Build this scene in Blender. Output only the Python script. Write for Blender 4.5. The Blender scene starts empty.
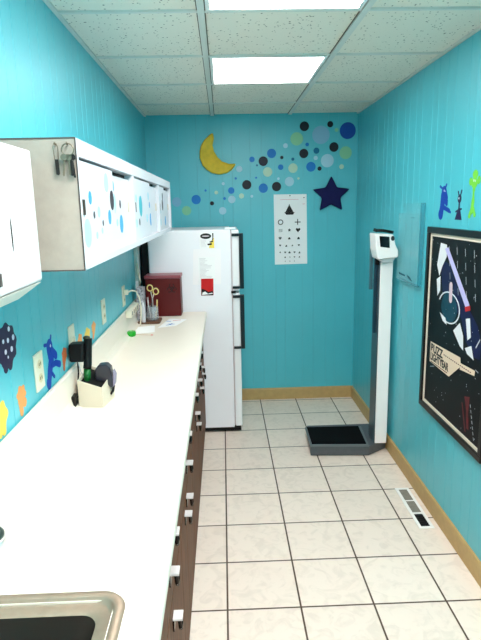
import bpy, bmesh, math, random
from mathutils import Vector, Matrix
random.seed(4)
scene = bpy.context.scene
COL = scene.collection
PI = math.pi
XL, XR, D, H, YF = -0.5756, 1.0619, 4.345, 2.2859, -1.75     # room
# ------------------------------------------------------------------ materials
def s2l(c): return tuple(((v/255)/12.92 if v/255 <= .04045 else ((v/255+.055)/1.055)**2.4) for v in c)
MATS = {}
def mat(name, rgb, rough=.5, metal=0., spec=.35, noise=0., nscale=20., bump=0., bscale=200., emit=None, alpha=1., coat=0.):
    if name in MATS: return MATS[name]
    m = bpy.data.materials.new(name); m.use_nodes = True
    nt = m.node_tree; b = nt.nodes['Principled BSDF']
    c = tuple(v*(.4+.6*min(1, v/.5)) for v in s2l(rgb)) + (1,)   # deepens the darker pigments
    b.inputs['Base Color'].default_value = c
    b.inputs['Roughness'].default_value = rough
    b.inputs['Metallic'].default_value = metal
    b.inputs['Specular IOR Level'].default_value = spec
    b.inputs['Alpha'].default_value = alpha
    b.inputs['Coat Weight'].default_value = coat
    tc = nt.nodes.new('ShaderNodeTexCoord')
    if noise:
        n = nt.nodes.new('ShaderNodeTexNoise'); n.inputs['Scale'].default_value = nscale; n.inputs['Detail'].default_value = 5
        nt.links.new(tc.outputs['Object'], n.inputs['Vector'])
        mx = nt.nodes.new('ShaderNodeMix'); mx.data_type = 'RGBA'; mx.blend_type = 'MULTIPLY'
        mx.inputs[6].default_value = c
        rp = nt.nodes.new('ShaderNodeValToRGB'); rp.color_ramp.elements[0].position = .3; rp.color_ramp.elements[1].position = .7
        rp.color_ramp.elements[0].color = (1-noise,)*3+(1,); rp.color_ramp.elements[1].color = (1,1,1,1)
        nt.links.new(n.outputs['Fac'], rp.inputs[0]); nt.links.new(rp.outputs[0], mx.inputs[7])
        mx.inputs[0].default_value = 1
        nt.links.new(mx.outputs[2], b.inputs['Base Color'])
    if bump:
        n = nt.nodes.new('ShaderNodeTexNoise'); n.inputs['Scale'].default_value = bscale; n.inputs['Detail'].default_value = 3
        nt.links.new(tc.outputs['Object'], n.inputs['Vector'])
        bp = nt.nodes.new('ShaderNodeBump'); bp.inputs['Strength'].default_value = bump; bp.inputs['Distance'].default_value = .002
        nt.links.new(n.outputs['Fac'], bp.inputs['Height']); nt.links.new(bp.outputs[0], b.inputs['Normal'])
    if emit:
        b.inputs['Emission Color'].default_value = s2l(emit[0])+(1,); b.inputs['Emission Strength'].default_value = emit[1]
    MATS[name] = m; return m

def floor_mat():
    m = bpy.data.materials.new('ceramic_floor_tile'); m.use_nodes = True
    nt = m.node_tree; b = nt.nodes['Principled BSDF']; N = nt.nodes.new; L = nt.links.new
    tc = N('ShaderNodeTexCoord'); mp = N('ShaderNodeMapping'); mp.inputs['Location'].default_value = ((XL+XR)/2+.0216+.299*20, (YF+D)/2-1.9082+.299*20, 0)
    L(tc.outputs['Object'], mp.inputs[0])
    br = N('ShaderNodeTexBrick'); br.offset = 0; br.squash = 1
    br.inputs['Scale'].default_value = 1; br.inputs['Brick Width'].default_value = .299; br.inputs['Row Height'].default_value = .299
    br.inputs['Mortar Size'].default_value = .0042; br.inputs['Mortar Smooth'].default_value = .15; br.inputs['Bias'].default_value = 0
    br.inputs['Color1'].default_value = s2l((242,226,212))+(1,); br.inputs['Color2'].default_value = s2l((236,219,205))+(1,)
    br.inputs['Mortar'].default_value = s2l((90,68,52))+(1,)
    L(mp.outputs[0], br.inputs['Vector'])
    n = N('ShaderNodeTexNoise'); n.inputs['Scale'].default_value = 14; n.inputs['Detail'].default_value = 8; n.inputs['Distortion'].default_value = 1.6
    L(tc.outputs['Object'], n.inputs[0])
    rp = N('ShaderNodeValToRGB'); e = rp.color_ramp.elements
    e[0].position = .36; e[0].color = (.60,.58,.55,1); e[1].position = .52; e[1].color = (1,1,1,1)
    L(n.outputs['Fac'], rp.inputs[0])
    mx = N('ShaderNodeMix'); mx.data_type = 'RGBA'; mx.blend_type = 'MULTIPLY'; mx.inputs[0].default_value = .22
    L(br.outputs['Color'], mx.inputs[6]); L(rp.outputs[0], mx.inputs[7]); L(mx.outputs[2], b.inputs['Base Color'])
    bp = N('ShaderNodeBump'); bp.invert = True; bp.inputs['Strength'].default_value = .6; bp.inputs['Distance'].default_value = .003
    L(br.outputs['Fac'], bp.inputs['Height']); L(bp.outputs[0], b.inputs['Normal'])
    b.inputs['Roughness'].default_value = .42; b.inputs['Specular IOR Level'].default_value = .35
    return m

def ceiling_mat():
    m = bpy.data.materials.new('mineral_fibre_tile'); m.use_nodes = True
    nt = m.node_tree; b = nt.nodes['Principled BSDF']; N = nt.nodes.new; L = nt.links.new
    tc = N('ShaderNodeTexCoord')
    v = N('ShaderNodeTexVoronoi'); v.inputs['Scale'].default_value = 55; v.inputs['Randomness'].default_value = 1
    L(tc.outputs['Object'], v.inputs['Vector'])
    n = N('ShaderNodeTexNoise'); n.inputs['Scale'].default_value = 45; n.inputs['Detail'].default_value = 4; L(tc.outputs['Object'], n.inputs[0])
    ad = N('ShaderNodeMath'); ad.operation = 'MULTIPLY_ADD'; ad.inputs[1].default_value = .55; L(n.outputs['Fac'], ad.inputs[0]); L(v.outputs['Distance'], ad.inputs[2])
    rp = N('ShaderNodeValToRGB'); e = rp.color_ramp.elements
    e[0].position = .38; e[0].color = s2l((118,112,100))+(1,); e[1].position = .47; e[1].color = s2l((236,230,216))+(1,)
    L(ad.outputs[0], rp.inputs[0]); L(rp.outputs[0], b.inputs['Base Color'])
    bp = N('ShaderNodeBump'); bp.inputs['Strength'].default_value = .5; bp.inputs['Distance'].default_value = .003
    L(rp.outputs[0], bp.inputs['Height']); L(bp.outputs[0], b.inputs['Normal'])
    b.inputs['Roughness'].default_value = .95; b.inputs['Specular IOR Level'].default_value = .1
    return m

def wood_mat(name, c1, c2, axis='z', scale=6):
    m = bpy.data.materials.new(name); m.use_nodes = True
    nt = m.node_tree; b = nt.nodes['Principled BSDF']; N = nt.nodes.new; L = nt.links.new
    tc = N('ShaderNodeTexCoord'); mp = N('ShaderNodeMapping')
    mp.inputs['Scale'].default_value = {'z': (12,12,1), 'y': (12,1,12)}[axis]
    L(tc.outputs['Object'], mp.inputs[0])
    n = N('ShaderNodeTexNoise'); n.inputs['Scale'].default_value = scale; n.inputs['Detail'].default_value = 6; n.inputs['Distortion'].default_value = .6
    L(mp.outputs[0], n.inputs[0])
    rp = N('ShaderNodeValToRGB'); e = rp.color_ramp.elements
    e[0].position = .35; e[0].color = s2l(c1)+(1,); e[1].position = .65; e[1].color = s2l(c2)+(1,)
    L(n.outputs['Fac'], rp.inputs[0]); L(rp.outputs[0], b.inputs['Base Color'])
    b.inputs['Roughness'].default_value = .6; b.inputs['Specular IOR Level'].default_value = .25
    return m

WALL = mat('turquoise_wall_paint', (100,192,206), .42, spec=.6, noise=.06, nscale=3, bump=.3, bscale=70, coat=.3)
wb = WALL.node_tree.nodes['Principled BSDF']; wb.inputs['Coat Roughness'].default_value = .42; wb.inputs['Coat IOR'].default_value = 1.8
FLOOR = floor_mat(); CEIL = ceiling_mat()
TRIM = mat('tan_baseboard_vinyl', (196,172,130), .5, noise=.12, nscale=25)
GRID = mat('ceiling_grid_metal', (214,216,208), .5)
SEAM = mat('ceiling_grid_edge', (120,112,98), .7)
WHITE = mat('white_enamel', (222,222,222), .3, coat=.2)
OFFW = mat('offwhite_laminate', (234,225,211), .35, noise=.02, nscale=9)
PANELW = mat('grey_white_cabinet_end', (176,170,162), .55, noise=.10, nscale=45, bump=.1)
DOORW = mat('white_door_laminate', (216,217,224), .35)
DARK = mat('dark_gap', (52,42,38), .8)
BLACK = mat('black_plastic', (12,12,14), .5, spec=.3)
CHROME = mat('chrome', (228,222,220), .3, .9)
STEEL = mat('brushed_steel', (176,162,148), .5, .75, noise=.12, nscale=60)
BROWN = wood_mat('brown_cabinet_wood', (84,44,22), (126,74,42), 'z')
FRIDGE = mat('fridge_enamel', (246,245,250), .35, bump=.06, bscale=120)
FDOOR = mat('fridge_door_enamel', (244,246,248), .3)
TEALD = mat('dark_teal_handle', (14,42,52), .3)
# ------------------------------------------------------------------ mesh building
class MB:
    def __init__(s): s.bm = bmesh.new()
    def box(s, x0, x1, y0, y1, z0, z1, mi=0):
        v = [s.bm.verts.new((x, y, z)) for x in (x0, x1) for y in (y0, y1) for z in (z0, z1)]
        for q in ((0,1,3,2),(4,6,7,5),(0,4,5,1),(2,3,7,6),(0,2,6,4),(1,5,7,3)):
            f = s.bm.faces.new([v[i] for i in q]); f.material_index = mi
        return s
    def prism(s, pts, fn, t0, t1, mi=0):       # 2-D outline; fn(u, v, t) -> xyz
        a = [s.bm.verts.new(fn(u, v, t0)) for u, v in pts]; b = [s.bm.verts.new(fn(u, v, t1)) for u, v in pts]
        n = len(pts)
        fs = [s.bm.faces.new(a), s.bm.faces.new(b[::-1])]
        for i in range(n): fs.append(s.bm.faces.new((a[i], b[i], b[(i+1) % n], a[(i+1) % n])))
        for f in fs: f.material_index = mi
        return s
    def rings(s, rings, cap=True, close=False, mi=0):
        vs = [[s.bm.verts.new(p) for p in r] for r in rings]; n = len(rings[0]); k = len(vs)
        for i in range(k if close else k-1):
            for j in range(n):
                f = s.bm.faces.new((vs[i][j], vs[i][(j+1) % n], vs[(i+1) % k][(j+1) % n], vs[(i+1) % k][j])); f.material_index = mi
        if cap and not close:
            s.bm.faces.new(vs[0][::-1]); s.bm.faces.new(vs[-1])
        return s
    def tube(s, path, r, seg=10, close=False, r_end=None):
        P = [Vector(p) for p in path]; R = []; n = len(P); up = None
        for i, p in enumerate(P):
            t = (P[(i+1) % n]-P[i-1]) if (close or 0 < i < n-1) else (P[1]-P[0] if i == 0 else P[-1]-P[-2])
            t.normalize()
            if up is None: up = t.orthogonal().normalized()
            up = (up - t*up.dot(t)).normalized(); sd = t.cross(up)
            rr = r if r_end is None else r+(r_end-r)*i/(n-1)
            R.append([p+(up*math.cos(a)+sd*math.sin(a))*rr for a in [2*PI*k/seg for k in range(seg)]])
        return s.rings(R, close=close)
    def lathe(s, c, prof, seg=28, cap=True):   # prof: (radius, z)
        return s.rings([[(c[0]+r*math.cos(2*PI*k/seg), c[1]+r*math.sin(2*PI*k/seg), c[2]+z) for k in range(seg)] for r, z in prof], cap=cap)
    def build(s, name, m, parent=None, bevel=0, smooth=False, segs=2):
        bmesh.ops.recalc_face_normals(s.bm, faces=s.bm.faces)
        me = bpy.data.meshes.new(name)
        if parent is not None: off = Vector(parent['_o'])
        else:
            co = [v.co for v in s.bm.verts]
            lo = [min(c[i] for c in co) for i in range(3)]; hi = [max(c[i] for c in co) for i in range(3)]
            off = Vector(((lo[0]+hi[0])/2, (lo[1]+hi[1])/2, lo[2]))
        bmesh.ops.translate(s.bm, verts=s.bm.verts, vec=-off)
        s.bm.to_mesh(me); s.bm.free()
        for mm in (m if isinstance(m, (list, tuple)) else [m]): me.materials.append(mm)
        o = bpy.data.objects.new(name, me); COL.objects.link(o)
        if parent is not None: o.parent = parent
        else: o.location = off
        o['_o'] = tuple(off)
        if smooth:
            for p in me.polygons: p.use_smooth = True
        if bevel:
            b = o.modifiers.new('bevel', 'BEVEL'); b.width = bevel; b.segments = segs; b.limit_method = 'ANGLE'; b.angle_limit = math.radians(40)
        return o
def thing(name, label, cat, loc, group=None):
    o = bpy.data.objects.new(name, None); COL.objects.link(o); o.location = loc; o['_o'] = tuple(loc)
    o.empty_display_size = .05
    return tag(o, label, cat, group)
def tag(o, label, cat, group=None):
    o['label'] = label; o['category'] = cat
    if group: o['group'] = group
    return o
def struct(o): o['kind'] = 'structure'; return o
def onR(u, v, t): return (XR-t, u, v)          # on the right wall: u = Y, v = Z, t = off the wall
def onL(u, v, t): return (XL+t, u, v)
def onB(u, v, t): return (u, D-t, v)
def circ(u, v, r, n=28, rv=None): return [(u+r*math.cos(2*PI*k/n), v+(rv or r)*math.sin(2*PI*k/n)) for k in range(n)]
def cap(a, b, ra, rb=None, n=9):               # capsule outline
    rb = ra if rb is None else rb
    t = math.atan2(b[1]-a[1], b[0]-a[0])
    return [(b[0]+rb*math.cos(t-PI/2+PI*k/n), b[1]+rb*math.sin(t-PI/2+PI*k/n)) for k in range(n+1)] + \
           [(a[0]+ra*math.cos(t+PI/2+PI*k/n), a[1]+ra*math.sin(t+PI/2+PI*k/n)) for k in range(n+1)]
def text(name, body, size, mtx, m, parent, squash=1.):
    cu = bpy.data.curves.new(name, 'FONT'); cu.body = body; cu.size = size; cu.extrude = .0003; cu.offset = size*.035
    tmp = bpy.data.objects.new(name+'_src', cu); COL.objects.link(tmp)
    bpy.context.view_layer.update()
    me = bpy.data.meshes.new_from_object(tmp.evaluated_get(bpy.context.evaluated_depsgraph_get()))
    bpy.data.objects.remove(tmp)
    me.transform(Matrix.Diagonal((squash, 1, 1, 1)))
    me.transform(mtx); me.transform(Matrix.Translation(-Vector(parent['_o'])))
    me.materials.clear(); me.materials.append(m)
    o = bpy.data.objects.new(name, me); COL.objects.link(o); o.parent = parent; o['_o'] = parent['_o']
    return o
def Mcols(x, y, z, loc):
    return Matrix(((x[0],y[0],z[0],loc[0]),(x[1],y[1],z[1],loc[1]),(x[2],y[2],z[2],loc[2]),(0,0,0,1)))

# ------------------------------------------------------------------ the room
def grooves(a, b, seed):
    rnd = random.Random(seed); pat = [.105, .075, .14, .0905]; r = []; x = a+.06; i = seed
    while x < b-.03: r.append(x); x += pat[i % 4]; i += 1
    return r
def panel_profile(a, b, gs):                   # outline of a grooved wall board, u along the wall, t outwards
    pts = [(a, 0)]
    for g in gs: pts += [(g-.0018, 0), (g-.001, -.0018), (g+.001, -.0018), (g+.0018, 0)]
    return pts+[(b, 0), (b, -.08), (a, -.08)]
def wall(name, a, b, fn, seed):
    return struct(MB().prism(panel_profile(a, b, grooves(a, b, seed)), fn, 0, H+.05).build(name, WALL))
wall('wall_left', YF, D, lambda u, t, z: (XL+t, u, z), 1)
wall('wall_right', YF, D, lambda u, t, z: (XR-t, u, z), 2)
wall('wall_back', XL-.08, XR+.08, lambda u, t, z: (u, D-t, z), 3)
wall('wall_front', XL-.08, XR+.08, lambda u, t, z: (u, YF+t, z), 0)
struct(MB().box(XL-.08, XR+.08, YF-.08, D+.08, -.06, 0).build('floor', FLOOR))
struct(MB().box(XL-.08, XR+.08, YF-.08, D+.08, H+.004, H+.07).build('ceiling', CEIL))
BBH = .098
struct(MB().prism([(0,0),(.012,0),(.012,BBH-.012),(.008,BBH-.002),(0,BBH)], lambda t, z, y: (XR-t, y, z), YF, D).build('baseboard_right', TRIM))
struct(MB().prism([(0,0),(.012,0),(.012,BBH-.012),(.008,BBH-.002),(0,BBH)], lambda t, z, x: (x, D-t, z), .12, XR-.012).build('baseboard_back', TRIM))
# ceiling grid
CX = [-.0584, .5332]; CY = [3.882-.588*k for k in range(10)]
CY = [y for y in CY if y > YF]
g = MB()
for x in CX: g.box(x-.0125, x+.0125, YF, D, H-.006, H+.004)
for y in CY: g.box(XL, XR, y-.0075, y+.0075, H-.004, H+.004)
g.box(XL, XL+.016, YF, D, H-.006, H+.004); g.box(XR-.014, XR, YF, D, H-.006, H+.004)
struct(g.build('trim_1', GRID))
g = MB()
for y in CY: g.box(XL+.016, XR-.016, y+.0076, y+.0115, H+.0005, H+.0045); 
for x in CX: g.box(x-.0165, x-.0126, YF, D, H+.0005, H+.0045); g.box(x+.0126, x+.0165, YF, D, H+.0005, H+.0045)
struct(g.build('trim_2', SEAM))
# fluorescent troffers in the middle column
LFR = mat('lamp_frame_white', (238,238,234), .4)
def lamp(k, label, power):
    LAMP = mat('lamp_diffuser_%g' % power, (255,255,255), .5, emit=((255,250,247), power))
    y0, y1 = CY[k+1]+.012, CY[k]-.012; x0, x1 = CX[0]+.017, CX[1]-.017
    t = thing('ceiling_light', label, 'ceiling light', ((x0+x1)/2, (y0+y1)/2, H-.004), 'square ceiling lights')
    f = MB(); w = .016
    f.box(x0, x1, y0, y0+w, H-.005, H+.004).box(x0, x1, y1-w, y1, H-.005, H+.004).box(x0, x0+w, y0+w, y1-w, H-.005, H+.004).box(x1-w, x1, y0+w, y1-w, H-.005, H+.004)
    f.build('frame', LFR, t, .001)
    MB().box(x0+w, x1-w, y0+w, y1-w, H-.003, H+.003).build('diffuser', LAMP, t)
lamp(1, 'square fluorescent ceiling panel nearer the back wall, second tile row from it', 4.5)
lamp(3, 'square fluorescent ceiling panel nearer the camera, cut by the top edge of the photo', 7.5)
lamp(5, 'square fluorescent ceiling panel above and behind the near counter, out of the photo', 15)
lamp(7, 'square fluorescent ceiling panel over the far end behind the camera, unseen, added for fill', 13)  # unseen panel carrying on the row, added as fill light

# ------------------------------------------------------------------ countertop and sink
ZC = .90; CF = -.127; YN, YE = -.32, 3.66
SX0, SX1, SY0, SY1 = -.515, -.215, .345, .872     # sink cut-out
fn = lambda x, z, y: (x, y, z)
ct = thing('countertop', 'long white laminate countertop with curved backsplash along the left wall', 'countertop', ((XL+CF)/2, (YN+YE)/2, ZC-.038))
slab = [(XL+.001,ZC-.038),(XL+.001,ZC),(CF-.012,ZC),(CF-.004,ZC-.003),(CF,ZC-.010),(CF,ZC-.034),(CF-.004,ZC-.038)]
c = MB().prism(slab, fn, YN, SY0).prism(slab, fn, SY1, YE)
c.prism(slab[:2]+[(SX0,ZC),(SX0,ZC-.038)], fn, SY0, SY1).prism([(SX1,ZC-.038),(SX1,ZC)]+slab[2:], fn, SY0, SY1)
c.build('slab', OFFW, ct)
MB().prism([(XL+.001,ZC+.0001),(XL+.001,1.028),(XL+.006,1.036),(XL+.014,1.036),(XL+.019,1.03),(XL+.021,.94),(XL+.026,.92),(XL+.036,.906),(XL+.052,ZC+.0001)], fn, YN, YE).build('backsplash', OFFW, ct)
def rrect(x0, x1, y0, y1, r, n=6):
    out = []
    for cx, cy, a in ((x1-r,y1-r,0),(x0+r,y1-r,PI/2),(x0+r,y0+r,PI),(x1-r,y0+r,1.5*PI)):
        out += [(cx+r*math.cos(a+PI/2*k/n), cy+r*math.sin(a+PI/2*k/n)) for k in range(n+1)]
    return out
t = thing('kitchen_sink', 'stainless steel sink set in the near end of the white countertop', 'sink', ((SX0+SX1)/2, (SY0+SY1)/2, ZC))
def ring(i, z, r): return [(x, y, z) for x, y in rrect(SX0-.022+i, SX1+.022-i, SY0-.022+i, SY1+.022-i, r)]
MB().rings([ring(0,ZC+.0005,.045), ring(.004,ZC+.006,.042), ring(.016,ZC+.007,.038), ring(.019,ZC+.004,.036), ring(.0225,ZC-.005,.034), ring(.026,ZC-.006,.033), ring(.044,ZC-.006,.03), ring(.047,ZC-.009,.03)], cap=False).build('rim', STEEL, t, smooth=True)
MB().rings([ring(.047,ZC-.009,.03), ring(.052,ZC-.03,.035), ring(.064,ZC-.15,.04), ring(.08,ZC-.172,.045), ring(.12,ZC-.178,.02)]).build('basin', mat('shaded_basin_steel',(60,60,58),.4,.9,noise=.1,nscale=40), t, smooth=True)  # steel darkened so its colour carries the shade inside the bowl
MB().lathe(((SX0+SX1)/2, .6, ZC-.178), [(.04,0),(.04,.003),(.03,.003),(.028,-.001)]).build('drain', CHROME, t, smooth=True)
t = thing('soap_canister', 'round chrome canister standing beside the sink at the left edge', 'canister', (-.488, .985, ZC))
MB().lathe((-.488,.985,ZC), [(.034,0),(.036,.004),(.036,.058),(.033,.062)]).build('body', CHROME, t, smooth=True)
MB().lathe((-.488,.985,ZC+.062), [(.033,0),(.034,.006),(.028,.014),(.01,.017)]).build('lid', mat('grey_green_lid',(96,112,108),.3,.8), t, smooth=True)

# ------------------------------------------------------------------ base cabinets
FX = -.158                                       # plane of the fronts
BAIL = mat('shaded_chrome', (66,58,54), .25, .8); TAB = mat('lit_chrome', (226,222,222), .35, .4)  # one chrome in two tones: shade painted into the bail, light into the tab
def pull(parent, y, z):
    p = MB().box(FX+.0005, FX+.026, y-.017, y+.017, z+.003, z+.008)
    p.bm.faces.ensure_lookup_table(); k = len(p.bm.faces)
    p.box(FX+.0005, FX+.004, y-.016, y+.016, z-.030, z+.0028)
    p.tube([(FX+.018,y-.011,z+.002),(FX+.020,y-.012,z-.020),(FX+.020,y-.008,z-.026),(FX+.020,y+.008,z-.026),(FX+.020,y+.012,z-.020),(FX+.018,y+.011,z+.002)], .0055, 8)
    for i, f in enumerate(p.bm.faces):
        if i >= k: f.material_index = 1
    return p.build('handle', [TAB, BAIL], parent)
def base_cabinet(y0, y1, fronts, label):
    t = thing('base_cabinet', label, 'cabinet', ((XL+FX)/2, (y0+y1)/2, 0), 'brown base cabinets under the counter')
    b = MB().box(XL+.004, FX-.06, y0+.001, y1-.001, 0, .0845)
    if y0 < .9:                                  # open carcass under the sink
        b.box(XL+.004, FX-.019, y0+.001, y1-.001, .085, .10).box(XL+.004, FX-.019, y0+.001, y0+.018, .1005, ZC-.039).box(XL+.004, FX-.019, y1-.018, y1-.001, .1005, ZC-.039)
        b.box(XL+.004, XL+.012, y0+.0185, y1-.0185, .1005, ZC-.039)
    else: b.box(XL+.004, FX-.019, y0+.001, y1-.001, .085, ZC-.039)
    b.build('body', BROWN, t)
    for kind, a, b, z0, z1, hy, hz in fronts:
        f = MB().box(FX-.0185, FX, a+.003, b-.003, z0, z1).build(kind, BROWN, t, .0025)
        pull(f, hy, hz)
base_cabinet(-.32, .93, [('door',-.32,.31,.09,.85,.25,.7),('door',.31,.93,.09,.85,.38,.7)], 'brown base cabinet below the steel sink')
base_cabinet(.93, 1.53, [('drawer',.93,1.53,.735,.855,1.25,.785),('drawer',.93,1.53,.60,.73,1.21,.70),('drawer',.93,1.53,.09,.595,1.24,.545)], 'nearest visible brown base cabinet, three drawers, just past the sink')
base_cabinet(1.53, 2.12, [('drawer',1.53,2.12,.735,.855,1.85,.790),('drawer',1.53,2.12,.60,.73,1.84,.68),('door',1.53,1.75,.09,.595,1.70,.56),('door',1.75,2.12,.09,.595,1.79,.575)], 'brown base cabinet with two drawers over two doors below the black instruments')
base_cabinet(2.12, 2.66, [('drawer',2.12,2.66,.70,.855,2.38,.75),('drawer',2.12,2.66,.575,.695,2.48,.62),('drawer',2.12,2.66,.09,.57,2.54,.54)], 'brown base cabinet with three drawers, second from the refrigerator')
base_cabinet(2.66, 3.655, [('drawer',2.66,2.87,.735,.855,2.76,.785),('drawer',2.87,3.655,.735,.855,2.97,.79),('drawer',2.66,3.05,.63,.73,2.81,.68),('drawer',3.05,3.655,.59,.73,3.22,.63),('door',2.66,3.05,.09,.625,3.0,.57),('door',3.05,3.655,.09,.585,3.34,.55)], 'brown base cabinet beside the refrigerator, farthest one')

# ------------------------------------------------------------------ wall cabinets
WX = -.32; WZ0, WZ1 = 1.462, 1.758
CDOTS=[(1.381,1.629,.0164,'blue'),(1.584,1.674,.0257,'pale'),(1.730,1.670,.0150,'blue'),(1.650,1.626,.0286,'dark'),(1.413,1.587,.0092,'dark'),(1.510,1.564,.0082,'dark'),
(1.603,1.578,.0208,'blue'),(1.731,1.617,.0300,'pale'),(1.832,1.616,.0139,'dark'),(1.836,1.552,.0298,'blue'),(1.333,1.545,.0346,'pale'),(1.468,1.594,.0143,'pale'),(1.430,1.535,.0093,'pale'),
(1.766,1.558,.0115,'pale'),(1.494,1.544,.0081,'pale'),(2.222,1.610,.0409,'teal'),(2.487,1.616,.0137,'blue'),(2.173,1.549,.0133,'dark'),(2.506,1.552,.0277,'blue'),(2.39,1.56,.0176,'pale'),
(2.458,1.653,.0181,'pale'),(2.114,1.639,.0143,'pale'),(2.098,1.546,.0153,'pale'),(3.027,1.618,.0297,'dark'),(3.04,1.663,.0193,'dark'),(2.897,1.651,.0177,'pale'),(2.891,1.591,.0248,'teal'),
(2.912,1.529,.0178,'pale'),(3.238,1.528,.0278,'blue'),(3.192,1.565,.0118,'dark')]
DC = {'blue': mat('dot_blue',(96,168,214),.5), 'pale': mat('dot_pale_cyan',(176,216,230),.5), 'dark': mat('dot_dark_brown',(92,84,92),.5), 'teal': mat('dot_teal',(96,182,196),.5)}
PULLB = mat('bronze_pull', (98,76,58), .4, .5); PULLW = mat('beige_pull', (212,200,184), .5)
def wall_cabinet(y0, ym, y1, label, near):
    t = thing('wall_cabinet', label, 'cabinet', ((XL+WX)/2, (y0+y1)/2, WZ0), 'white wall cabinets with sliding doors')
    b = MB(); b.box(XL+.003, WX-.03, y0+.001, y1-.001, WZ0, WZ1-.001)
    b.box(WX-.03, WX, y0+.001, y1-.001, WZ1-.040, WZ1-.001); b.box(WX-.03, WX, y0+.001, y1-.001, WZ0, WZ0+.022)
    b.box(WX-.03, WX, y0+.001, y0+.018, WZ0+.022, WZ1-.04); b.box(WX-.03, WX, y1-.018, y1-.001, WZ0+.022, WZ1-.04)
    b.build('body', DOORW, t, .0015)
    if near:
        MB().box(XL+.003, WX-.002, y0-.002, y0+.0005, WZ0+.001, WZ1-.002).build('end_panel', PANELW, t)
        e = MB()
        e.box(XL+.003, WX+.0005, y0-.0035, y0-.0021, WZ1-.0035, WZ1-.0005); e.box(XL+.003, WX+.0005, y0-.0035, y0-.0021, WZ0, WZ0+.003); e.box(WX-.0025, WX+.0008, y0-.0035, y0-.0021, WZ0+.003, WZ1-.0035)
        e.build('edge_strip', mat('edge_strip_grey',(104,98,94),.5), t)
    MB().box(WX-.029, WX-.0285, y0+.019, y1-.019, WZ0+.023, WZ1-.041).build('track_shade', DARK, t)  # dark sheet standing in for the shadow in the door slot
    doors = []
    for a, c2, x, zt, hy, hm in ((y0+.02, ym+.02, WX-.006, WZ1-.046, y0+.042, PULLB), (ym, y1-.02, WX-.016, WZ1-.056, y1-.045, PULLW)):
        d = MB().box(x-.006, x, a, c2, WZ0+.0235, zt).build('sliding_door', DOORW, t)
        MB().box(x+.0003, x+.0035, hy-.014, hy+.014, 1.606-.018, 1.606+.018).build('handle', hm, d, .001)
        for cy, cz, r, k in CDOTS:
            if a+.0 < cy-r*.5 and cy+r*.5 < c2 and not (x < WX-.01 and cy-r < ym+.02):
                q = []
                for u, v in circ(cy, cz, r, 20): q.append((min(max(u, a+.001), c2-.001), v))
                MB().prism(q, lambda u, v, tt: (x+.0002+tt, u, v), 0, .0006).build('dot_sticker', DC[k], d)
wall_cabinet(1.262, 1.66, 2.035, 'nearest white wall cabinet, keys hung on its grey end panel', True)
wall_cabinet(2.035, 2.50, 2.84, 'middle white wall cabinet with large teal dots on its sliding doors', False)
wall_cabinet(2.84, 3.10, 3.46, 'farthest white wall cabinet with dotted sliding doors, next to the refrigerator', False)
# things hung on the end panel
KM = mat('key_metal', (150,142,128), .3, .9); KD = mat('dark_key_fob', (40,38,34), .4)
YE0 = 1.262-.0045
def keyset(name, label, cat, x, z, big):
    t = thing(name, label, cat, (x, YE0, z))
    MB().tube([(x,YE0+.001,z+.004),(x,YE0-.010,z+.003),(x,YE0-.012,z+.008)], .0016, 8).build('hook', KM, t, smooth=True)
    if big:
        MB().tube([(x+.013*math.cos(a), YE0-.008, z-.008+.013*math.sin(a)) for a in [2*PI*k/20 for k in range(20)]], .0014, 6, close=True).build('key_ring', KM, t, smooth=True)
        for dx, tilt, l in ((-.009,-.003,.036),(.0,.002,.034),(.008,.003,.040)):
            k = MB().prism(circ(x+dx, z-.024, .0075, 16), lambda u, v, tt: (u, YE0-.006+dx*.25-tt, v), 0, .0015)
            k.prism([(x+dx-.0022,z-.030),(x+dx+.0022,z-.030),(x+dx+tilt+.0022,z-.026-l),(x+dx+tilt,z-.029-l),(x+dx+tilt-.0022,z-.026-l)], lambda u, v, tt: (u, YE0-.006+dx*.25-tt, v), 0, .0015)
            k.build('key', KM if dx < .005 else KD, t)
        MB().box(x+.0045, x+.012, YE0-.014, YE0-.009, z-.064, z-.030).build('fob', KD, t, .002)
    else:
        MB().tube([(x-.004,YE0-.006,z-.028),(x-.006,YE0-.007,z-.002),(x-.003,YE0-.008,z+.006),(x+.002,YE0-.008,z+.006),(x+.005,YE0-.007,z-.002),(x+.004,YE0-.006,z-.028)], .0009, 6).build('wire_loop', KM, t, smooth=True)
        MB().prism([(x-.004,z-.028),(x+.004,z-.028),(x+.0045,z-.058),(x+.002,z-.062),(x-.003,z-.06)], lambda u, v, tt: (u, YE0-.004-tt, v), 0, .003).build('key', KD, t)
keyset('hanging_key', 'single dark key on a thin wire loop on the cabinet end panel', 'key', -.362, 1.738, False)
keyset('key_bunch', 'bunch of keys on a ring hooked at the front corner of the cabinet end', 'keys', -.336, 1.738, True)

# ------------------------------------------------------------------ paper towel dispenser
DX, DY0, DY1, DZ0, DZ1 = -.40, .915, 1.20, 1.452, 1.728
t = thing('paper_towel_dispenser', 'white metal paper towel dispenser on the left wall, at the photo edge', 'dispenser', ((XL+DX)/2, (DY0+DY1)/2, DZ0-.05))
MB().prism([(XL+.002,DZ0-.045),(XL+.002,DZ1),(DX-.02,DZ1),(DX,DZ1-.004),(DX,DZ0),(DX-.008,DZ0-.004)], fn, DY0, DY1).build('body', WHITE, t, .004)
MB().prism([(DX-.001,DZ0-.0045),(DX-.055,DZ0-.042),(XL+.004,DZ0-.05),(XL+.004,DZ0-.0455),(DX-.075,DZ0-.026),(DX-.012,DZ0-.006)], fn, DY0+.004, DY1-.004).build('tray', mat('dispenser_tray',(226,226,220),.4), t, .0015)
MB().prism([(1.047,1.535),(1.0495,1.525),(1.052,1.545),(1.0515,1.575),(1.0485,1.590),(1.0465,1.57)], lambda u, v, tt: (DX+tt, u, v), 0.0003, .001).build('viewing_slot', DARK, t)
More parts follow.
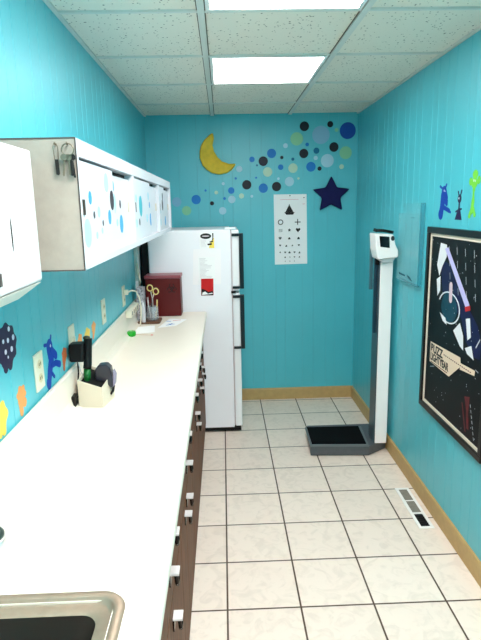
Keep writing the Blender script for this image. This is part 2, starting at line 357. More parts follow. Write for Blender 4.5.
MB().box(DX+.0003, DX+.003, .966, .978, 1.468, 1.492).build('lock', mat('lock_grey',(120,112,108),.4,.6), t, .001)

# ------------------------------------------------------------------ refrigerator
RY, RY1 = 3.68, 4.285
t = thing('refrigerator', 'white top-freezer refrigerator at the end of the counter with black door handles', 'refrigerator', (-.23, (RY+RY1)/2, 0))
MB().box(-.508, .050, RY, RY1, .035, 1.452).build('body', FRIDGE, t, .008)
MB().box(-.56, -.512, RY+.02, RY1-.02, .05, 1.40).build('condenser_gap_shade', BLACK, t)  # black coil panel, also stands in for the shadow in the wall gap
MB().box(.056, .106, RY, RY1, 1.035, 1.448).build('freezer_door', FDOOR, t, .008)
MB().box(.056, .106, RY, RY1, .045, 1.018).build('fridge_door', FDOOR, t, .008)
MB().box(.0505, .0555, RY+.008, RY1-.008, .05, 1.44).build('door_gasket', mat('gasket_pink_grey',(196,180,182),.6), t)
MB().box(-.50, .095, RY+.008, RY1-.01, .012, .036).build('kick_plate', BLACK, t)
for x in (-.46, .03):
    for y in (RY+.05, RY1-.05): MB().lathe((x,y,0), [(.018,0),(.018,.012)], 16).build('foot', BLACK, t)
for z0, z1, nm in ((1.050,1.425,'freezer_handle'),(.625,1.006,'door_handle')):
    h = MB()
    h.box(.1065, .134, RY-.012, RY+.024, z0, z1)
    h.box(.056, .106, RY-.012, RY-.0005, z1-.020, z1); h.box(.056, .106, RY-.012, RY-.0005, z0, z0+.018)
    h.build(nm, TEALD, t, .003)
MB().box(.046, .078, RY-.010, RY-.0005, 1.019, 1.034).build('hinge', BLACK, t, .001)
MB().box(.01, .085, RY+.0, RY+.07, 1.4525, 1.466).build('top_hinge_cover', FDOOR, t, .003)
# papers on the side of the refrigerator
PAPER = mat('white_paper', (250,250,250), .7); INK = mat('black_ink', (26,26,28), .6); PINKL = mat('faint_grey_print', (206,200,206), .7)
onF = lambda y: (lambda u, v, tt: (u, y-tt, v))
YS = RY-.0008
t = thing('notice_sheet', 'plain white typed notice sheet taped to the refrigerator side', 'paper', (-.115, YS, 1.084))
MB().prism([(-.216,1.084),(-.022,1.084),(-.018,1.325),(-.203,1.325)], onF(YS), 0, .0005).build('sheet', mat('warm_paper',(252,248,250),.7), t)
MB().prism([(-.172,1.09),(-.062,1.09),(-.062,1.27),(-.172,1.27)], onF(YS-.0006), 0, .0004).build('inner_sheet', PAPER, t)
ls = MB()
for k in range(17):
    z = 1.262-.0082*k
    ls.box(-.165, -.165+.03+.06*random.random(), YS-.0016, YS-.0011, z-.0011, z+.0011)
ls.build('typed_lines', PINKL, t)
t = thing('colour_flyer', 'small white flyer with a black oval and yellow corner, at the refrigerator top', 'flyer', (-.11, YS, 1.326))
MB().prism([(-.160,1.328),(-.062,1.328),(-.060,1.434),(-.158,1.434)], onF(YS-.0008), 0, .0005).build('sheet', PAPER, t)
MB().prism(circ(-.117,1.411,.037,28,.019), onF(YS-.0014), 0, .0004).build('oval_emblem', mat('dark_green_black',(22,34,30),.5), t)
MB().prism([(-.062,1.33),(-.062,1.40),(-.072,1.392),(-.088,1.362),(-.098,1.332)], onF(YS-.0014), 0, .0004).build('yellow_corner', mat('flyer_yellow',(248,220,110),.6), t)
mk = MB()
mk.prism([(-.074,1.43),(-.064,1.43),(-.066,1.39),(-.078,1.372),(-.072,1.40)], onF(YS-.0019), 0, .0004)
mk.prism([(-.092,1.375),(-.068,1.38),(-.07,1.370),(-.09,1.367)], onF(YS-.0019), 0, .0004)
mk.prism([(-.108,1.359),(-.078,1.365),(-.076,1.352),(-.104,1.349)], onF(YS-.0019), 0, .0004)
mk.build('black_marks', INK, t)
mk = MB()
for k in range(7): mk.box(-.152, -.152+.028+.012*random.random(), YS-.0019, YS-.0014, 1.384-.0075*k, 1.3855-.0075*k)
mk.prism(circ(-.117,1.411,.026,20,.004), onF(YS-.0019), 0, .0004)
mk.build('small_print', PINKL, t)
t = thing('red_card', 'small red card with black and white foot, stuck at the notice bottom edge', 'card', (-.118, YS, 1.008))
MB().prism([(-.161,1.008),(-.076,1.008),(-.074,1.124),(-.158,1.124)], onF(YS-.0017), 0, .0006).build('card', mat('card_red',(196,22,28),.5), t)
MB().prism([(-.160,1.009),(-.077,1.009),(-.080,1.040),(-.11,1.032),(-.128,1.046),(-.157,1.056)], onF(YS-.0024), 0, .0004).build('black_foot', mat('card_black',(40,18,20),.5), t)
MB().prism([(-.155,1.012),(-.08,1.019),(-.085,1.026),(-.115,1.02),(-.132,1.036),(-.15,1.03)], onF(YS-.0029), 0, .0004).build('white_swoosh', PAPER, t)

# ------------------------------------------------------------------ sharps box and things at the counter end
t = thing('sharps_container', 'dark red sharps container box on the counter end against the refrigerator', 'container', (-.39, 3.6, ZC))
RED = mat('sharps_red', (112,8,10), .45)
MB().box(-.515, -.288, 3.52, 3.665, ZC, 1.150).build('body', RED, t, .006)
MB().box(-.520, -.283, 3.515, 3.670, 1.1505, 1.172).build('lid', mat('lid_clear_pink',(170,110,118),.3, alpha=.75), t, .004)
cc = MB(); cx, cz = -.345, 1.085
for a in (PI/2, PI/2+2*PI/3, PI/2+4*PI/3):
    ox, oz = cx+.017*math.cos(a), cz+.017*math.sin(a)
    cc.tube([(ox+.0155*math.cos(b), 3.5195, oz+.0155*math.sin(b)) for b in [a+.5+(2*PI-1.0)*k/18 for k in range(19)]], .0028, 6)
cc.tube([(cx+.011*math.cos(b), 3.5195, cz+.011*math.sin(b)) for b in [2*PI*k/18 for k in range(18)]], .0022, 6, close=True)
cc.build('biohazard_symbol', mat('symbol_dark_red',(62,6,8),.5), t)

TRAY = mat('brown_tray', (128,98,76), .5, noise=.3, nscale=60)
t = tag(MB().prism(rrect(-.548,-.405,3.285,3.435,.02), lambda u, v, tt: (u, v, ZC+tt), .0002, .012).build('tray', TRAY, None, .002), 'low brown tray under the jars at the counter end', 'tray')
GLASS = mat('jar_glass', (214,226,232), .08, alpha=.25, coat=.5)
t = thing('glass_jar', 'clear glass jar holding scissors and instruments at the counter end', 'jar', (-.455, 3.36, ZC+.0122))
MB().lathe((-.455,3.36,ZC+.0122), [(.034,0),(.036,.004),(.036,.085),(.034,.088),(.0325,.085),(.0325,.008),(.002,.006)]).build('glass', GLASS, t, smooth=True)
YEL = mat('scissor_handle_cream', (226,206,150), .4)
t = thing('scissors', 'scissors with two cream finger rings sticking up out of the glass jar', 'scissors', (-.455, 3.35, ZC+.02))
for cxr, czr in ((-.462,1.118),(-.427,1.096)):
    MB().tube([(cxr+.0165*math.cos(a), 3.34, czr+.019*math.sin(a)) for a in [2*PI*k/24 for k in range(24)]], .0038, 8, close=True).build('finger_ring', YEL, t, smooth=True)
MB().tube([(-.458,3.342,1.10),(-.452,3.35,1.05),(-.455,3.355,.925)], .004, 6, r_end=.0015).build('blade', CHROME, t)
MB().tube([(-.438,3.342,1.085),(-.450,3.35,1.05),(-.448,3.355,.925)], .004, 6, r_end=.0015).build('blade', CHROME, t)
for i, (x, y, dx, dz, m, lab) in enumerate(((-.470,3.37,-.010,.135,CHROME,'thin chrome forceps leaning left in the glass jar'),(-.440,3.375,.012,.118,YEL,'short cream handled tool leaning right in the glass jar'),(-.463,3.35,.004,.100,mat('tool_dark',(60,56,52),.4),'short dark handled tool upright in the glass jar'))):
    tag(MB().tube([(x,y,ZC+.022),(x+dx,y-.006,ZC+.022+dz*.6),(x+dx*1.3,y-.008,ZC+.022+dz)], .0028, 8, r_end=.0045).build('hand_tool', m, None, smooth=True), lab, 'tool')
t = thing('glove_carton', 'grey and white patterned carton standing left of the glass jar', 'carton', (-.52, 3.33, ZC+.0122))
CART = mat('speckled_carton', (226,220,228), .5, noise=.93, nscale=70)
MB().box(-.548, -.503, 3.33, 3.41, ZC+.0124, 1.12).build('body', CART, t, .002)
MB().prism([(3.33,1.1205),(3.41,1.1205),(3.415,1.155),(3.34,1.163)], lambda u, v, tt: (-.548+tt, u, v), 0, .002).build('flap', mat('carton_flap',(222,224,226),.5), t)
t = tag(MB().lathe((-.503,3.295,ZC+.0124), [(.011,0),(.012,.003),(.012,.10),(.007,.115),(.007,.125)], 16).build('clear_tube', mat('frosted_tube',(228,230,236),.2,alpha=.7), None, smooth=True), 'slim frosted tube standing in front of the patterned carton', 'tube')
# papers
def sheet(name, pts, z, label, m=PAPER):
    t = thing(name, label, 'paper', (pts[0][0], pts[0][1], z))
    MB().prism(pts, lambda u, v, tt: (u, v, z+tt), 0, .0006).build('sheet', m, t)
    return t
t = sheet('printed_slip', [(-.405,3.17),(-.300,3.22),(-.245,3.40),(-.36,3.44)], ZC+.0006, 'white printed slip with blue marks lying in front of the red box')
q = MB()
for a, b in (((-.36,3.24),(-.335,3.25)),((-.35,3.27),(-.315,3.265)),((-.37,3.36),(-.345,3.35)),((-.34,3.255),(-.33,3.28))):
    q.prism(cap(a, b, .0045), lambda u, v, tt: (u, v, ZC+.0013+tt), 0, .0003)
q.build('blue_marks', mat('slip_blue',(70,150,206),.6), t)
MB().prism(cap((-.33,3.37),(-.285,3.385), .004), lambda u, v, tt: (u, v, ZC+.0013+tt), 0, .0003).build('red_mark', mat('slip_red',(222,140,130),.6), t)
sheet('loose_sheet', [(-.535,3.02),(-.41,3.06),(-.43,3.24),(-.55,3.20)], ZC+.0006, 'blank white sheet lying between the green tape reel and the brown tray')
t = thing('tape_measure', 'small green tape measure with a thin white tail on the counter', 'tape measure', (-.53, 2.99, ZC))
GRN = mat('bright_green_plastic', (24,168,48), .3, coat=.3)
MB().rings([[( -.532+(.027*s_)*math.cos(a), 2.985+(.034*s_)*math.sin(a), ZC+z) for a in [2*PI*k/24 for k in range(24)]] for s_, z in ((.9,.0003),(1,.004),(1,.020),(.9,.026),(.5,.028))]).build('case', GRN, t, smooth=True)
MB().tube([(-.506,2.99,ZC+.006),(-.46,2.985,ZC+.004),(-.42,2.985,ZC+.002)], .0013, 6).build('tape_tail', mat('tape_tail_pinkish',(222,190,170),.5), t)
MB().box(-.422, -.410, 2.981, 2.989, ZC+.0003, ZC+.004).build('end_tab', mat('tab_pink',(226,150,140),.5), t)
MB().lathe((-.532,2.985,ZC+.028), [(.006,0),(.005,.002)], 12).build('button', mat('button_pale_green',(150,220,150),.4), t)
# power strip along the splash and the wall cord
IV = mat('ivory_plastic', (236,228,206), .4)
t = thing('power_strip', 'white power strip mounted on the backsplash edge left of the carton', 'power strip', (-.545, 3.13, 1.0))
MB().box(XL+.0205, XL+.050, 2.99, 3.27, 1.000, 1.042).build('body', IV, t, .004)
for k in range(4): MB().box(XL+.0503, XL+.051, 3.02+.06*k, 3.045+.06*k, 1.010, 1.032).build('socket', mat('socket_grey',(150,146,136),.5), t)
def plate(y, z, label, kind='outlet', w=.036, h=.058):
    t = thing('outlet_plate' if kind == 'outlet' else 'switch_plate', label, 'outlet' if kind == 'outlet' else 'switch', (XL, y, z-h), 'ivory wall plates above the backsplash')
    MB().box(XL+.0003, XL+.006, y-w, y+w, z-h, z+h).build('cover_plate', IV, t, .002)
    s = MB()
    if kind == 'outlet':
        for dz in (-.022, .022):
            MB().prism(circ(y, z+dz, .016, 20, .014), lambda u, v, tt: (XL+.0061+tt, u, v), 0, .0015).build('socket', mat('socket_ivory',(222,208,176),.4), t)
            s.box(XL+.0077, XL+.0082, y-.008, y-.005, z+dz-.004, z+dz+.006).box(XL+.0077, XL+.0082, y+.005, y+.008, z+dz-.004, z+dz+.006)
        s.build('slots', DARK, t)
    else:
        MB().box(XL+.0061, XL+.016, y-.005, y+.005, z-.006, z+.016).build('toggle', IV, t, .001)
    MB().lathe((0,0,0), [(.003,0),(.003,.001)], 10).bm.free()
    return t
plate(1.605, 1.121, 'ivory outlet plate nearest the camera, between orange and blue stickers')
plate(1.975, 1.125, 'ivory switch plate behind the black otoscope', 'switch')
plate(2.525, 1.130, 'ivory outlet plate third from the camera, right of small orange sticker')
plate(3.05, 1.118, 'ivory outlet plate farthest along, white plug and cord in it')
t = thing('extension_cord', 'cream extension cord looping from the far outlet down behind the carton', 'cord', (-.55, 3.05, 1.1))
MB().box(-.567, -.545, 3.035, 3.065, 1.125, 1.152).build('plug', IV, t, .003)
MB().tube([(-.548,3.05,1.138),(-.53,3.07,1.145),(-.512,3.11,1.135),(-.500,3.15,1.09),(-.498,3.18,1.03),(-.505,3.2,.96),(-.515,3.215,ZC+.006)], .0042, 8).build('cable', IV, t, smooth=True)
t = thing('cord_cover', 'white vertical cord cover on the wall beside the refrigerator', 'cord cover', (XL+.01, 3.52, 1.04))
MB().box(XL+.0003, XL+.020, 3.50, 3.60, 1.10, 1.459).build('channel', mat('channel_white',(216,222,216),.5,noise=.15,nscale=30), t, .002)
MB().tube([(XL+.021,3.47,1.26),(XL+.03,3.44,1.2),(XL+.04,3.44,1.16),(XL+.035,3.46,1.13)], .006, 8).build('cord_end', IV, t, smooth=True)

# ------------------------------------------------------------------ instrument holder
CREAM = mat('cream_card', (216,206,186), .5)
def holder():
    t = thing('instrument_bin', 'cream open-topped bin holding the black instruments on the counter', 'bin', (-.49, 1.93, ZC))
    A = [(-.538,1.875),(-.448,1.862),(-.428,1.975),(-.520,1.988)]; zt = [1.0,.975,1.0,1.025]; w = .004
    cx = sum(a[0] for a in A)/4; cy = sum(a[1] for a in A)/4
    inn = [(a[0]+(cx-a[0])*.09, a[1]+(cy-a[1])*.09) for a in A]
    MB().rings([[(x,y,ZC+.0003) for x,y in A], [(a[0],a[1],z) for a,z in zip(A,zt)], [(a[0],a[1],z) for a,z in zip(inn,zt)], [(x,y,ZC+.006) for x,y in inn]]).build('shell', CREAM, t, .0012)
    MB().rings([[(x,y,ZC+.0065) for x,y in [(a[0]+(cx-a[0])*.11,a[1]+(cy-a[1])*.11) for a in A]], [(x,y,z-.012) for (x,y),z in zip([(a[0]+(cx-a[0])*.11,a[1]+(cy-a[1])*.11) for a in A], zt)]]).build('foam_insert', mat('black_foam',(10,10,11),.9), t)
holder()
BLK = mat('otoscope_black', (9,9,11), .5, spec=.3)
t = thing('otoscope', 'black otoscope with square head and green handle band standing in the bin', 'otoscope', (-.50, 1.93, .985))
MB().tube([(-.512,1.915,.985),(-.510,1.92,1.03)], .0125, 16).build('green_band', mat('green_band',(30,120,60),.4), t, smooth=True)
MB().tube([(-.510,1.92,1.030),(-.508,1.925,1.045),(-.503,1.935,1.135),(-.502,1.936,1.142)], .0150, 16).build('handle', BLK, t, smooth=True)
MB().box(-.568, -.514, 1.90, 1.955, 1.060, 1.128).build('head', BLK, t, .008)
MB().tube([(-.545,1.93,1.06),(-.535,1.925,1.02),(-.518,1.915,.985)], .002, 8).build('lead', mat('white_lead',(210,210,214),.4), t)
MB().lathe((-.506,1.93,1.1425), [(.013,0),(.012,.006),(.006,.009)], 16).build('cap', mat('cap_olive',(80,84,60),.4), t, smooth=True)
t = thing('ear_thermometer', 'dark grey curved ear thermometer leaning in the cream bin right of the otoscope', 'thermometer', (-.45, 2.0, .97))
GR = mat('charcoal_plastic', (62,62,74), .3, coat=.2)
MB().prism([(-.484,.985),(-.482,1.026),(-.470,1.042),(-.440,1.044),(-.427,1.030),(-.420,.985),(-.421,.955),(-.432,.955),(-.445,.975)], onF(1.962), 0, .045).build('body', GR, t, .006, segs=3)
MB().prism([(-.423,.955),(-.414,.965),(-.410,1.0),(-.418,1.02),(-.421,.985)], onF(1.955), 0, .03).build('clip', mat('grey_lilac',(160,156,172),.35), t, .001)
MB().tube([(-.424,1.95,.955),(-.427,1.945,.935),(-.436,1.935,.925)], .005, 8).build('probe_tip', BLK, t, smooth=True)
t = thing('black_charger', 'small black charger lying on the counter left of the cream bin', 'charger', (-.548, 1.87, ZC))
MB().box(-.560, -.543, 1.845, 1.89, ZC+.0003, ZC+.05).build('body', BLK, t, .004)
MB().tube([(-.553,1.90,ZC+.012),(-.552,1.92,ZC+.03),(-.551,1.93,ZC+.07),(-.545,1.93,ZC+.115),(-.545,1.93,ZC+.158)], .003, 8).build('cable', BLK, t, smooth=True)

# ------------------------------------------------------------------ back wall decorations
PAL = {'periwinkle':(150,186,214),'green':(156,206,172),'blue':(34,142,202),'black':(24,32,52),'paleblue':(178,214,230),'palegreen':(190,222,198),'teal':(16,130,160),'plum':(44,44,68),'darkblue':(20,100,172)}
DOTS = [
(-.355,1.646,.036,'periwinkle','periwinkle dot farthest left on the back wall, beside the wall cabinet end'),
(-.281,1.578,.036,'green','green dot low on the back wall just above the refrigerator top'),
(-.203,1.661,.036,'blue','large blue dot above the refrigerator, right of the periwinkle one'),
(-.080,1.630,.016,'black','small black dot above the refrigerator, below the moon'),
(.002,1.571,.029,'paleblue','lowest pale blue dot right above the refrigerator front edge'),
(-.127,1.729,.009,'blue','tiny blue dot under the left half of the moon'),
(-.044,1.712,.014,'palegreen','small pale green dot under the middle of the moon'),
(.012,1.778,.012,'paleblue','small pale blue dot close under the moon bottom'),
(.073,1.725,.025,'blue','medium blue dot below the right tip of the moon'),
(.019,1.665,.011,'blue','tiny blue dot left of the pale blue dot under the moon'),
(.076,1.657,.029,'paleblue','medium pale blue dot directly below a blue dot, right under the moon'),
(.152,1.682,.020,'palegreen','small pale green dot between two pale blue dots, left of the eye chart'),
(.233,1.678,.011,'paleblue','tiny pale blue dot level with the eye chart top, left of it'),
(.195,1.766,.036,'black','large black dot farthest left, right of the moon'),
(.110,1.816,.009,'blue','tiny blue dot just below the right tip of the moon'),
(.139,1.886,.024,'paleblue','pale blue dot touching the right tip of the moon'),
(.239,1.956,.021,'blue','medium blue dot left of the plum dot, right of the moon'),
(.269,1.818,.008,'blue','tiny blue dot between the large black dot and pale green dot'),
(.277,1.911,.008,'teal','tiny teal dot at the lower left of the large plum dot'),
(.326,1.941,.036,'plum','large dark plum dot right of the moon'),
(.391,1.998,.035,'blue','large blue dot at the upper right of the plum dot'),
(.359,1.860,.036,'palegreen','large pale green dot below the plum dot'),
(.324,1.738,.036,'blue','large blue dot just above and left of the eye chart'),
(.428,1.748,.036,'black','large black dot just above the left corner of the eye chart'),
(.461,1.894,.021,'blue','medium blue dot between the two pale green dots'),
(.470,1.966,.013,'black','small black dot right of the large blue dot, above the chart'),
(.499,2.053,.018,'paleblue','small pale blue dot left of the big green dot'),
(.556,1.952,.012,'teal','small teal dot left of the black dot above the chart'),
(.586,2.102,.049,'green','big green dot left of the biggest periwinkle dot'),
(.645,2.193,.036,'black','large black dot near the ceiling, above the big green dot'),
(.557,1.885,.036,'palegreen','large pale green dot straight above the eye chart middle'),
(.529,1.784,.036,'paleblue','large pale blue dot over the top edge of the eye chart'),
(.443,1.808,.010,'paleblue','tiny pale blue dot above the black dot at the chart corner'),
(.600,1.807,.009,'palegreen','tiny pale green dot above the right corner of the eye chart'),
(.641,1.993,.035,'black','large black dot below the big green dot'),
(.667,2.059,.014,'blue','small blue dot right of the big green dot'),
(.739,2.012,.023,'teal','medium teal dot below the biggest periwinkle dot'),
(.734,1.958,.016,'paleblue','small pale blue dot under the medium teal dot'),
(.697,1.893,.037,'blue','large blue dot above and left of the dark blue star'),
(.765,1.878,.016,'plum','small plum dot just above the left arm of the star'),
(.773,2.128,.067,'periwinkle','biggest periwinkle dot near the ceiling'),
(.844,2.205,.023,'black','medium black dot closest to the ceiling, beside the dark blue dot'),
(.893,2.163,.014,'green','small green dot touching the left side of the dark blue dot'),
(.980,2.156,.062,'darkblue','big dark blue dot in the upper right corner of the back wall'),
(.875,2.037,.036,'black','large black dot between the periwinkle and the big green dots at right'),
(.967,1.993,.048,'green','big green dot under the dark blue dot at the right corner'),
(.825,1.936,.050,'paleblue','big pale blue dot directly above the dark blue star'),
(.937,1.889,.018,'palegreen','small pale green dot above the right arm of the star')]
for x, z, r, c, lab in DOTS:
    o = MB().prism(circ(x, z, r, 32), onB, .0004, .002).build('wall_dot', mat('dot_'+c+'_vinyl', PAL[c], .5), None)
    tag(o, lab, 'wall sticker', 'round dot stickers on the back wall')
def puffy(name, pts, m, label, cat, depth, bev, m2=None):
    o = MB().prism(pts, onB, .001, depth).build(name, m, None, bev, segs=5, smooth=True)
    return tag(o, label, cat)
MOON = [(-.057,2.156),(-.087,2.137),(-.12,2.107),(-.147,2.071),(-.161,2.024),(-.163,1.97),(-.144,1.917),(-.113,1.884),(-.071,1.857),(-.017,1.846),(.04,1.855),(.082,1.88),(.115,1.924),(.06,1.925),(.007,1.943),(-.027,1.976),(-.052,2.019),(-.062,2.064),(-.05,2.114)]
puffy('moon_ornament', MOON, mat('moon_yellow',(250,204,92),.8,noise=.18,nscale=30,bump=.5,bscale=180), 'puffy yellow crescent moon hung on the back wall', 'wall ornament', .035, .014)
sc = (.855,1.675); STAR = []
for k in range(10):
    a = PI/2+PI*k/5; r = (.152,.076)[k % 2]; STAR.append((sc[0]+r*math.cos(a), sc[1]+r*math.sin(a)*(.95)))
puffy('star_ornament', STAR, mat('star_navy',(20,26,104),.8,noise=.2,nscale=30,bump=.5,bscale=180), 'puffy dark blue five-pointed star hung on the back wall', 'wall ornament', .035, .012)
# eye chart
t = thing('eye_chart', 'white picture eye chart with black symbols pinned to the back wall', 'eye chart', (.54, D, 1.138))
MB().prism([(.411,1.138),(.672,1.140),(.664,1.687),(.405,1.688)], onB, .0006, .0025).build('sheet', PAPER, t)
A = .0027; B = .0033
def sym(*ps):
    S = MB()
    for pts in ps: S.prism(pts, onB, A, B)
    S.build('symbol', INK, t)
sym([(.488,1.550),(.570,1.550),(.558,1.530),(.504,1.530)], [(.497,1.5502),(.528,1.612),(.531,1.612),(.531,1.5502)], [(.5312,1.5502),(.5312,1.604),(.560,1.5502)])
n = 20; rr_ = []
for k in range(n):                                # circle
    a, b = 2*PI*k/n, 2*PI*(k+1)/n
    rr_.append([(.458+r*math.cos(q), 1.473+r*math.sin(q)) for r, q in ((.0145,a),(.0215,a),(.0215,b),(.0145,b))])
sym(*rr_); sym([(.571,1.475),(.5905,1.475),(.5905,1.496),(.5975,1.496),(.5975,1.475),(.617,1.475),(.617,1.468),(.5975,1.468),(.5975,1.450),(.5905,1.450),(.5905,1.468),(.571,1.468)])
def heart(x, z, r): sym([(x,z-r),(x-r,z+.15*r),(x-r*.9,z+.75*r),(x-r*.45,z+.95*r),(x,z+.5*r),(x+r*.45,z+.95*r),(x+r*.9,z+.75*r),(x+r,z+.15*r)])
def star(x, z, r): sym([(x+(r if k%2==0 else r*.5)*math.cos(PI/2+PI*k/5), z+(r if k%2==0 else r*.5)*math.sin(PI/2+PI*k/5)) for k in range(10)])
def house(x, z, r): sym([(x-r,z-r),(x+r,z-r),(x+r,z+.1*r),(x,z+r),(x-r,z+.1*r)])
def flag(x, z, r): sym([(x-r,z-r),(x+r,z-r),(x+r*.6,z+r),(x-r*.4,z+r*.3)])
sym(*[[(.443,1.396+.009*y),(.473,1.398+.009*y),(.473,1.401+.009*y),(.443,1.399+.009*y)] for y in (0, 1, 2)])
star(.528,1.410,.014); heart(.597,1.409,.018)
heart(.454,1.347,.012); house(.527,1.346,.009); house(.601,1.346,.010)
for i, (x, z) in enumerate([(.454,1.29),(.502,1.287),(.552,1.288),(.604,1.29)]): (heart, flag, star, heart)[i](x, z, .0085)
for i, (x, z) in enumerate([(.454,1.235),(.494,1.234),(.529,1.234),(.569,1.234),(.608,1.232)]): (star, heart, house, heart, flag)[i](x, z, .008)
for i, (x, z) in enumerate([(.494,1.196),(.532,1.196),(.569,1.196),(.608,1.197)]): (house, star, heart, flag)[i](x, z, .006)
for x in (.494,.532,.569): star(x, 1.163, .0045)
sym(circ(.643,1.660,.007,12,.003)); sym(circ(.533,1.677,.005,12))
q = MB(); q.box(.455,.60,D-.0033,D-.0027,1.6465,1.6485); q.box(.632,.652,D-.0033,D-.0027,1.610,1.6125)
q.build('red_rule', mat('pink_rule',(214,130,150),.6), t)

# ------------------------------------------------------------------ right wall: stickers
def decal(name, label, cat, shapes, m, fn, group, eyes=None, em=None):
    if eyes:
        t = thing(name, label, cat, fn(shapes[0][0][0], shapes[0][0][1], 0), group)
        b = MB()
        for i, s in enumerate(shapes): b.prism(s, fn, .0002, .0010+.00012*i)
        b.build('vinyl', m, t)
        e = MB()
        for s in eyes: e.prism(s, fn, .0024, .0030)
        e.build('eyes', em, t)
        return t
    b = MB()
    for i, s in enumerate(shapes): b.prism(s, fn, .0002, .0010+.00012*i)
    return tag(b.build(name, m, None), label, cat, group)
BL = mat('sticker_blue', (20,84,172), .5); PU = mat('sticker_purple', (52,24,92), .5); GN = mat('sticker_lime', (140,206,84), .5); EW = mat('sticker_eye_white', (226,226,240), .5)
GR_R = 'creature stickers above the poster'
decal('creature_sticker', 'blue creature sticker with two antennae, leftmost above the framed poster', 'wall sticker',
 [circ(2.624,1.650,.028), cap((2.630,1.63),(2.637,1.585),.028,.024), cap((2.637,1.585),(2.645,1.555),.023,.024), circ(2.650,1.545,.027),
  cap((2.627,1.66),(2.672,1.676),.004,.006), cap((2.618,1.66),(2.598,1.682),.004,.006), cap((2.61,1.655),(2.590,1.62),.013,.014), cap((2.62,1.61),(2.583,1.592),.007,.009), cap((2.583,1.592),(2.58,1.606),.008,.006),
  cap((2.63,1.58),(2.553,1.562),.010,.010), cap((2.553,1.562),(2.538,1.555),.007,.006)], BL, onR, GR_R, [circ(2.617,1.655,.005,10),circ(2.605,1.652,.003,10)], EW)
decal('creature_sticker', 'small dark purple creature sticker with tall ears, middle one above the poster', 'wall sticker',
 [circ(2.446,1.615,.019), cap((2.452,1.625),(2.462,1.645),.004,.005), cap((2.440,1.625),(2.428,1.65),.004,.005), cap((2.446,1.60),(2.446,1.575),.006,.006), [(2.438,1.575),(2.452,1.575),(2.484,1.522),(2.412,1.522)],
  cap((2.444,1.568),(2.476,1.558),.004), cap((2.448,1.568),(2.420,1.570),.004)], PU, onR, GR_R, [circ(2.448,1.617,.005,10)], EW)
decal('creature_sticker', 'lime green long-legged creature sticker, rightmost above the poster', 'wall sticker',
 [circ(2.305,1.712,.024,24,.019), circ(2.345,1.685,.014,20,.017), circ(2.270,1.688,.014,20,.017), circ(2.309,1.678,.028,24,.022), cap((2.309,1.66),(2.311,1.635),.012,.006), cap((2.311,1.64),(2.309,1.60),.005,.010),
  cap((2.311,1.605),(2.318,1.56),.012,.012), cap((2.318,1.575),(2.337,1.54),.008,.010), cap((2.305,1.575),(2.288,1.545),.007,.009)], GN, onR, GR_R, [circ(2.312,1.688,.006,10),circ(2.298,1.686,.005,10)], mat('sticker_eye_green',(190,230,190),.5))
# left wall stickers
OR = mat('sticker_orange', (244,170,112), .5); YE = mat('sticker_yellow', (248,206,104), .5); BR = mat('sticker_brown_orange', (204,124,76), .5); DP = mat('sticker_violet', (44,26,84), .5)
GR_L = 'creature stickers over the counter'
def blob(u, v, r, rv, n, seed, amp=.12):
    rnd = random.Random(seed); N = 40
    return [(u+r*(1+amp*math.sin(n*2*PI*k/N+seed))*math.cos(2*PI*k/N), v+rv*(1+amp*math.sin(n*2*PI*k/N+seed))*math.sin(2*PI*k/N)) for k in range(N)]
decal('creature_sticker', 'dark violet blob sticker with many eyes, left photo edge above the counter', 'wall sticker',
 [blob(1.395,1.255,.066,.058,9,1,.07), cap((1.385,1.22),(1.375,1.20),.024,.014), cap((1.41,1.22),(1.405,1.20),.02,.014)], DP, onL, GR_L,
 [circ(1.415,1.296,.007,12), circ(1.438,1.268,.008,12), circ(1.402,1.268,.007,12), circ(1.420,1.240,.008,12), circ(1.380,1.242,.007,12), circ(1.372,1.272,.006,12), circ(1.392,1.225,.004,12)], EW)
decal('creature_sticker', 'yellow blob sticker at the left photo edge just above the backsplash', 'wall sticker',
 [blob(1.318,1.090,.036,.036,5,2,.12), cap((1.325,1.07),(1.322,1.048),.012), cap((1.30,1.07),(1.298,1.05),.012)], YE, onL, GR_L)
decal('creature_sticker', 'pale orange blob sticker between the yellow sticker and nearest outlet', 'wall sticker',
 [blob(1.457,1.098,.032,.026,6,3,.12), cap((1.448,1.08),(1.448,1.05),.016,.012), circ(1.475,1.07,.014)], OR, onL, GR_L)
decal('creature_sticker', 'blue long-armed creature sticker between the nearest outlet and the black otoscope', 'wall sticker',
 [cap((1.728,1.163),(1.735,1.125),.029,.025), cap((1.735,1.125),(1.710,1.085),.022,.022), cap((1.710,1.085),(1.697,1.062),.022,.018), circ(1.692,1.054,.021), cap((1.72,1.175),(1.68,1.182),.005,.006), cap((1.738,1.178),(1.750,1.197),.004,.005),
  cap((1.745,1.15),(1.782,1.122),.013,.014), cap((1.738,1.10),(1.775,1.098),.009,.010), cap((1.775,1.098),(1.815,1.082),.010,.012), cap((1.73,1.075),(1.748,1.058),.006)], BL, onL, GR_L, [circ(1.732,1.168,.005,10)], EW)
decal('creature_sticker', 'brown-orange oval sticker left of the switch behind the otoscope', 'wall sticker',
 [blob(1.878,1.098,.028,.025,6,4,.1), cap((1.868,1.08),(1.862,1.052),.016,.010)], BR, onL, GR_L)
decal('creature_sticker', 'small peach sticker just right of the black otoscope head', 'wall sticker',
 [blob(2.095,1.100,.030,.022,5,5,.12), cap((2.09,1.085),(2.085,1.06),.012)], OR, onL, GR_L)
decal('creature_sticker', 'light yellow sticker above the backsplash, between the peach and orange ones', 'wall sticker',
 [blob(2.212,1.092,.042,.028,5,6,.1), cap((2.205,1.07),(2.20,1.056),.02,.012)], YE, onL, GR_L)
decal('creature_sticker', 'farthest orange sticker, left of the third outlet plate', 'wall sticker',
 [blob(2.325,1.100,.036,.022,5,7,.1), cap((2.32,1.08),(2.305,1.058),.018,.010)], OR, onL, GR_L)

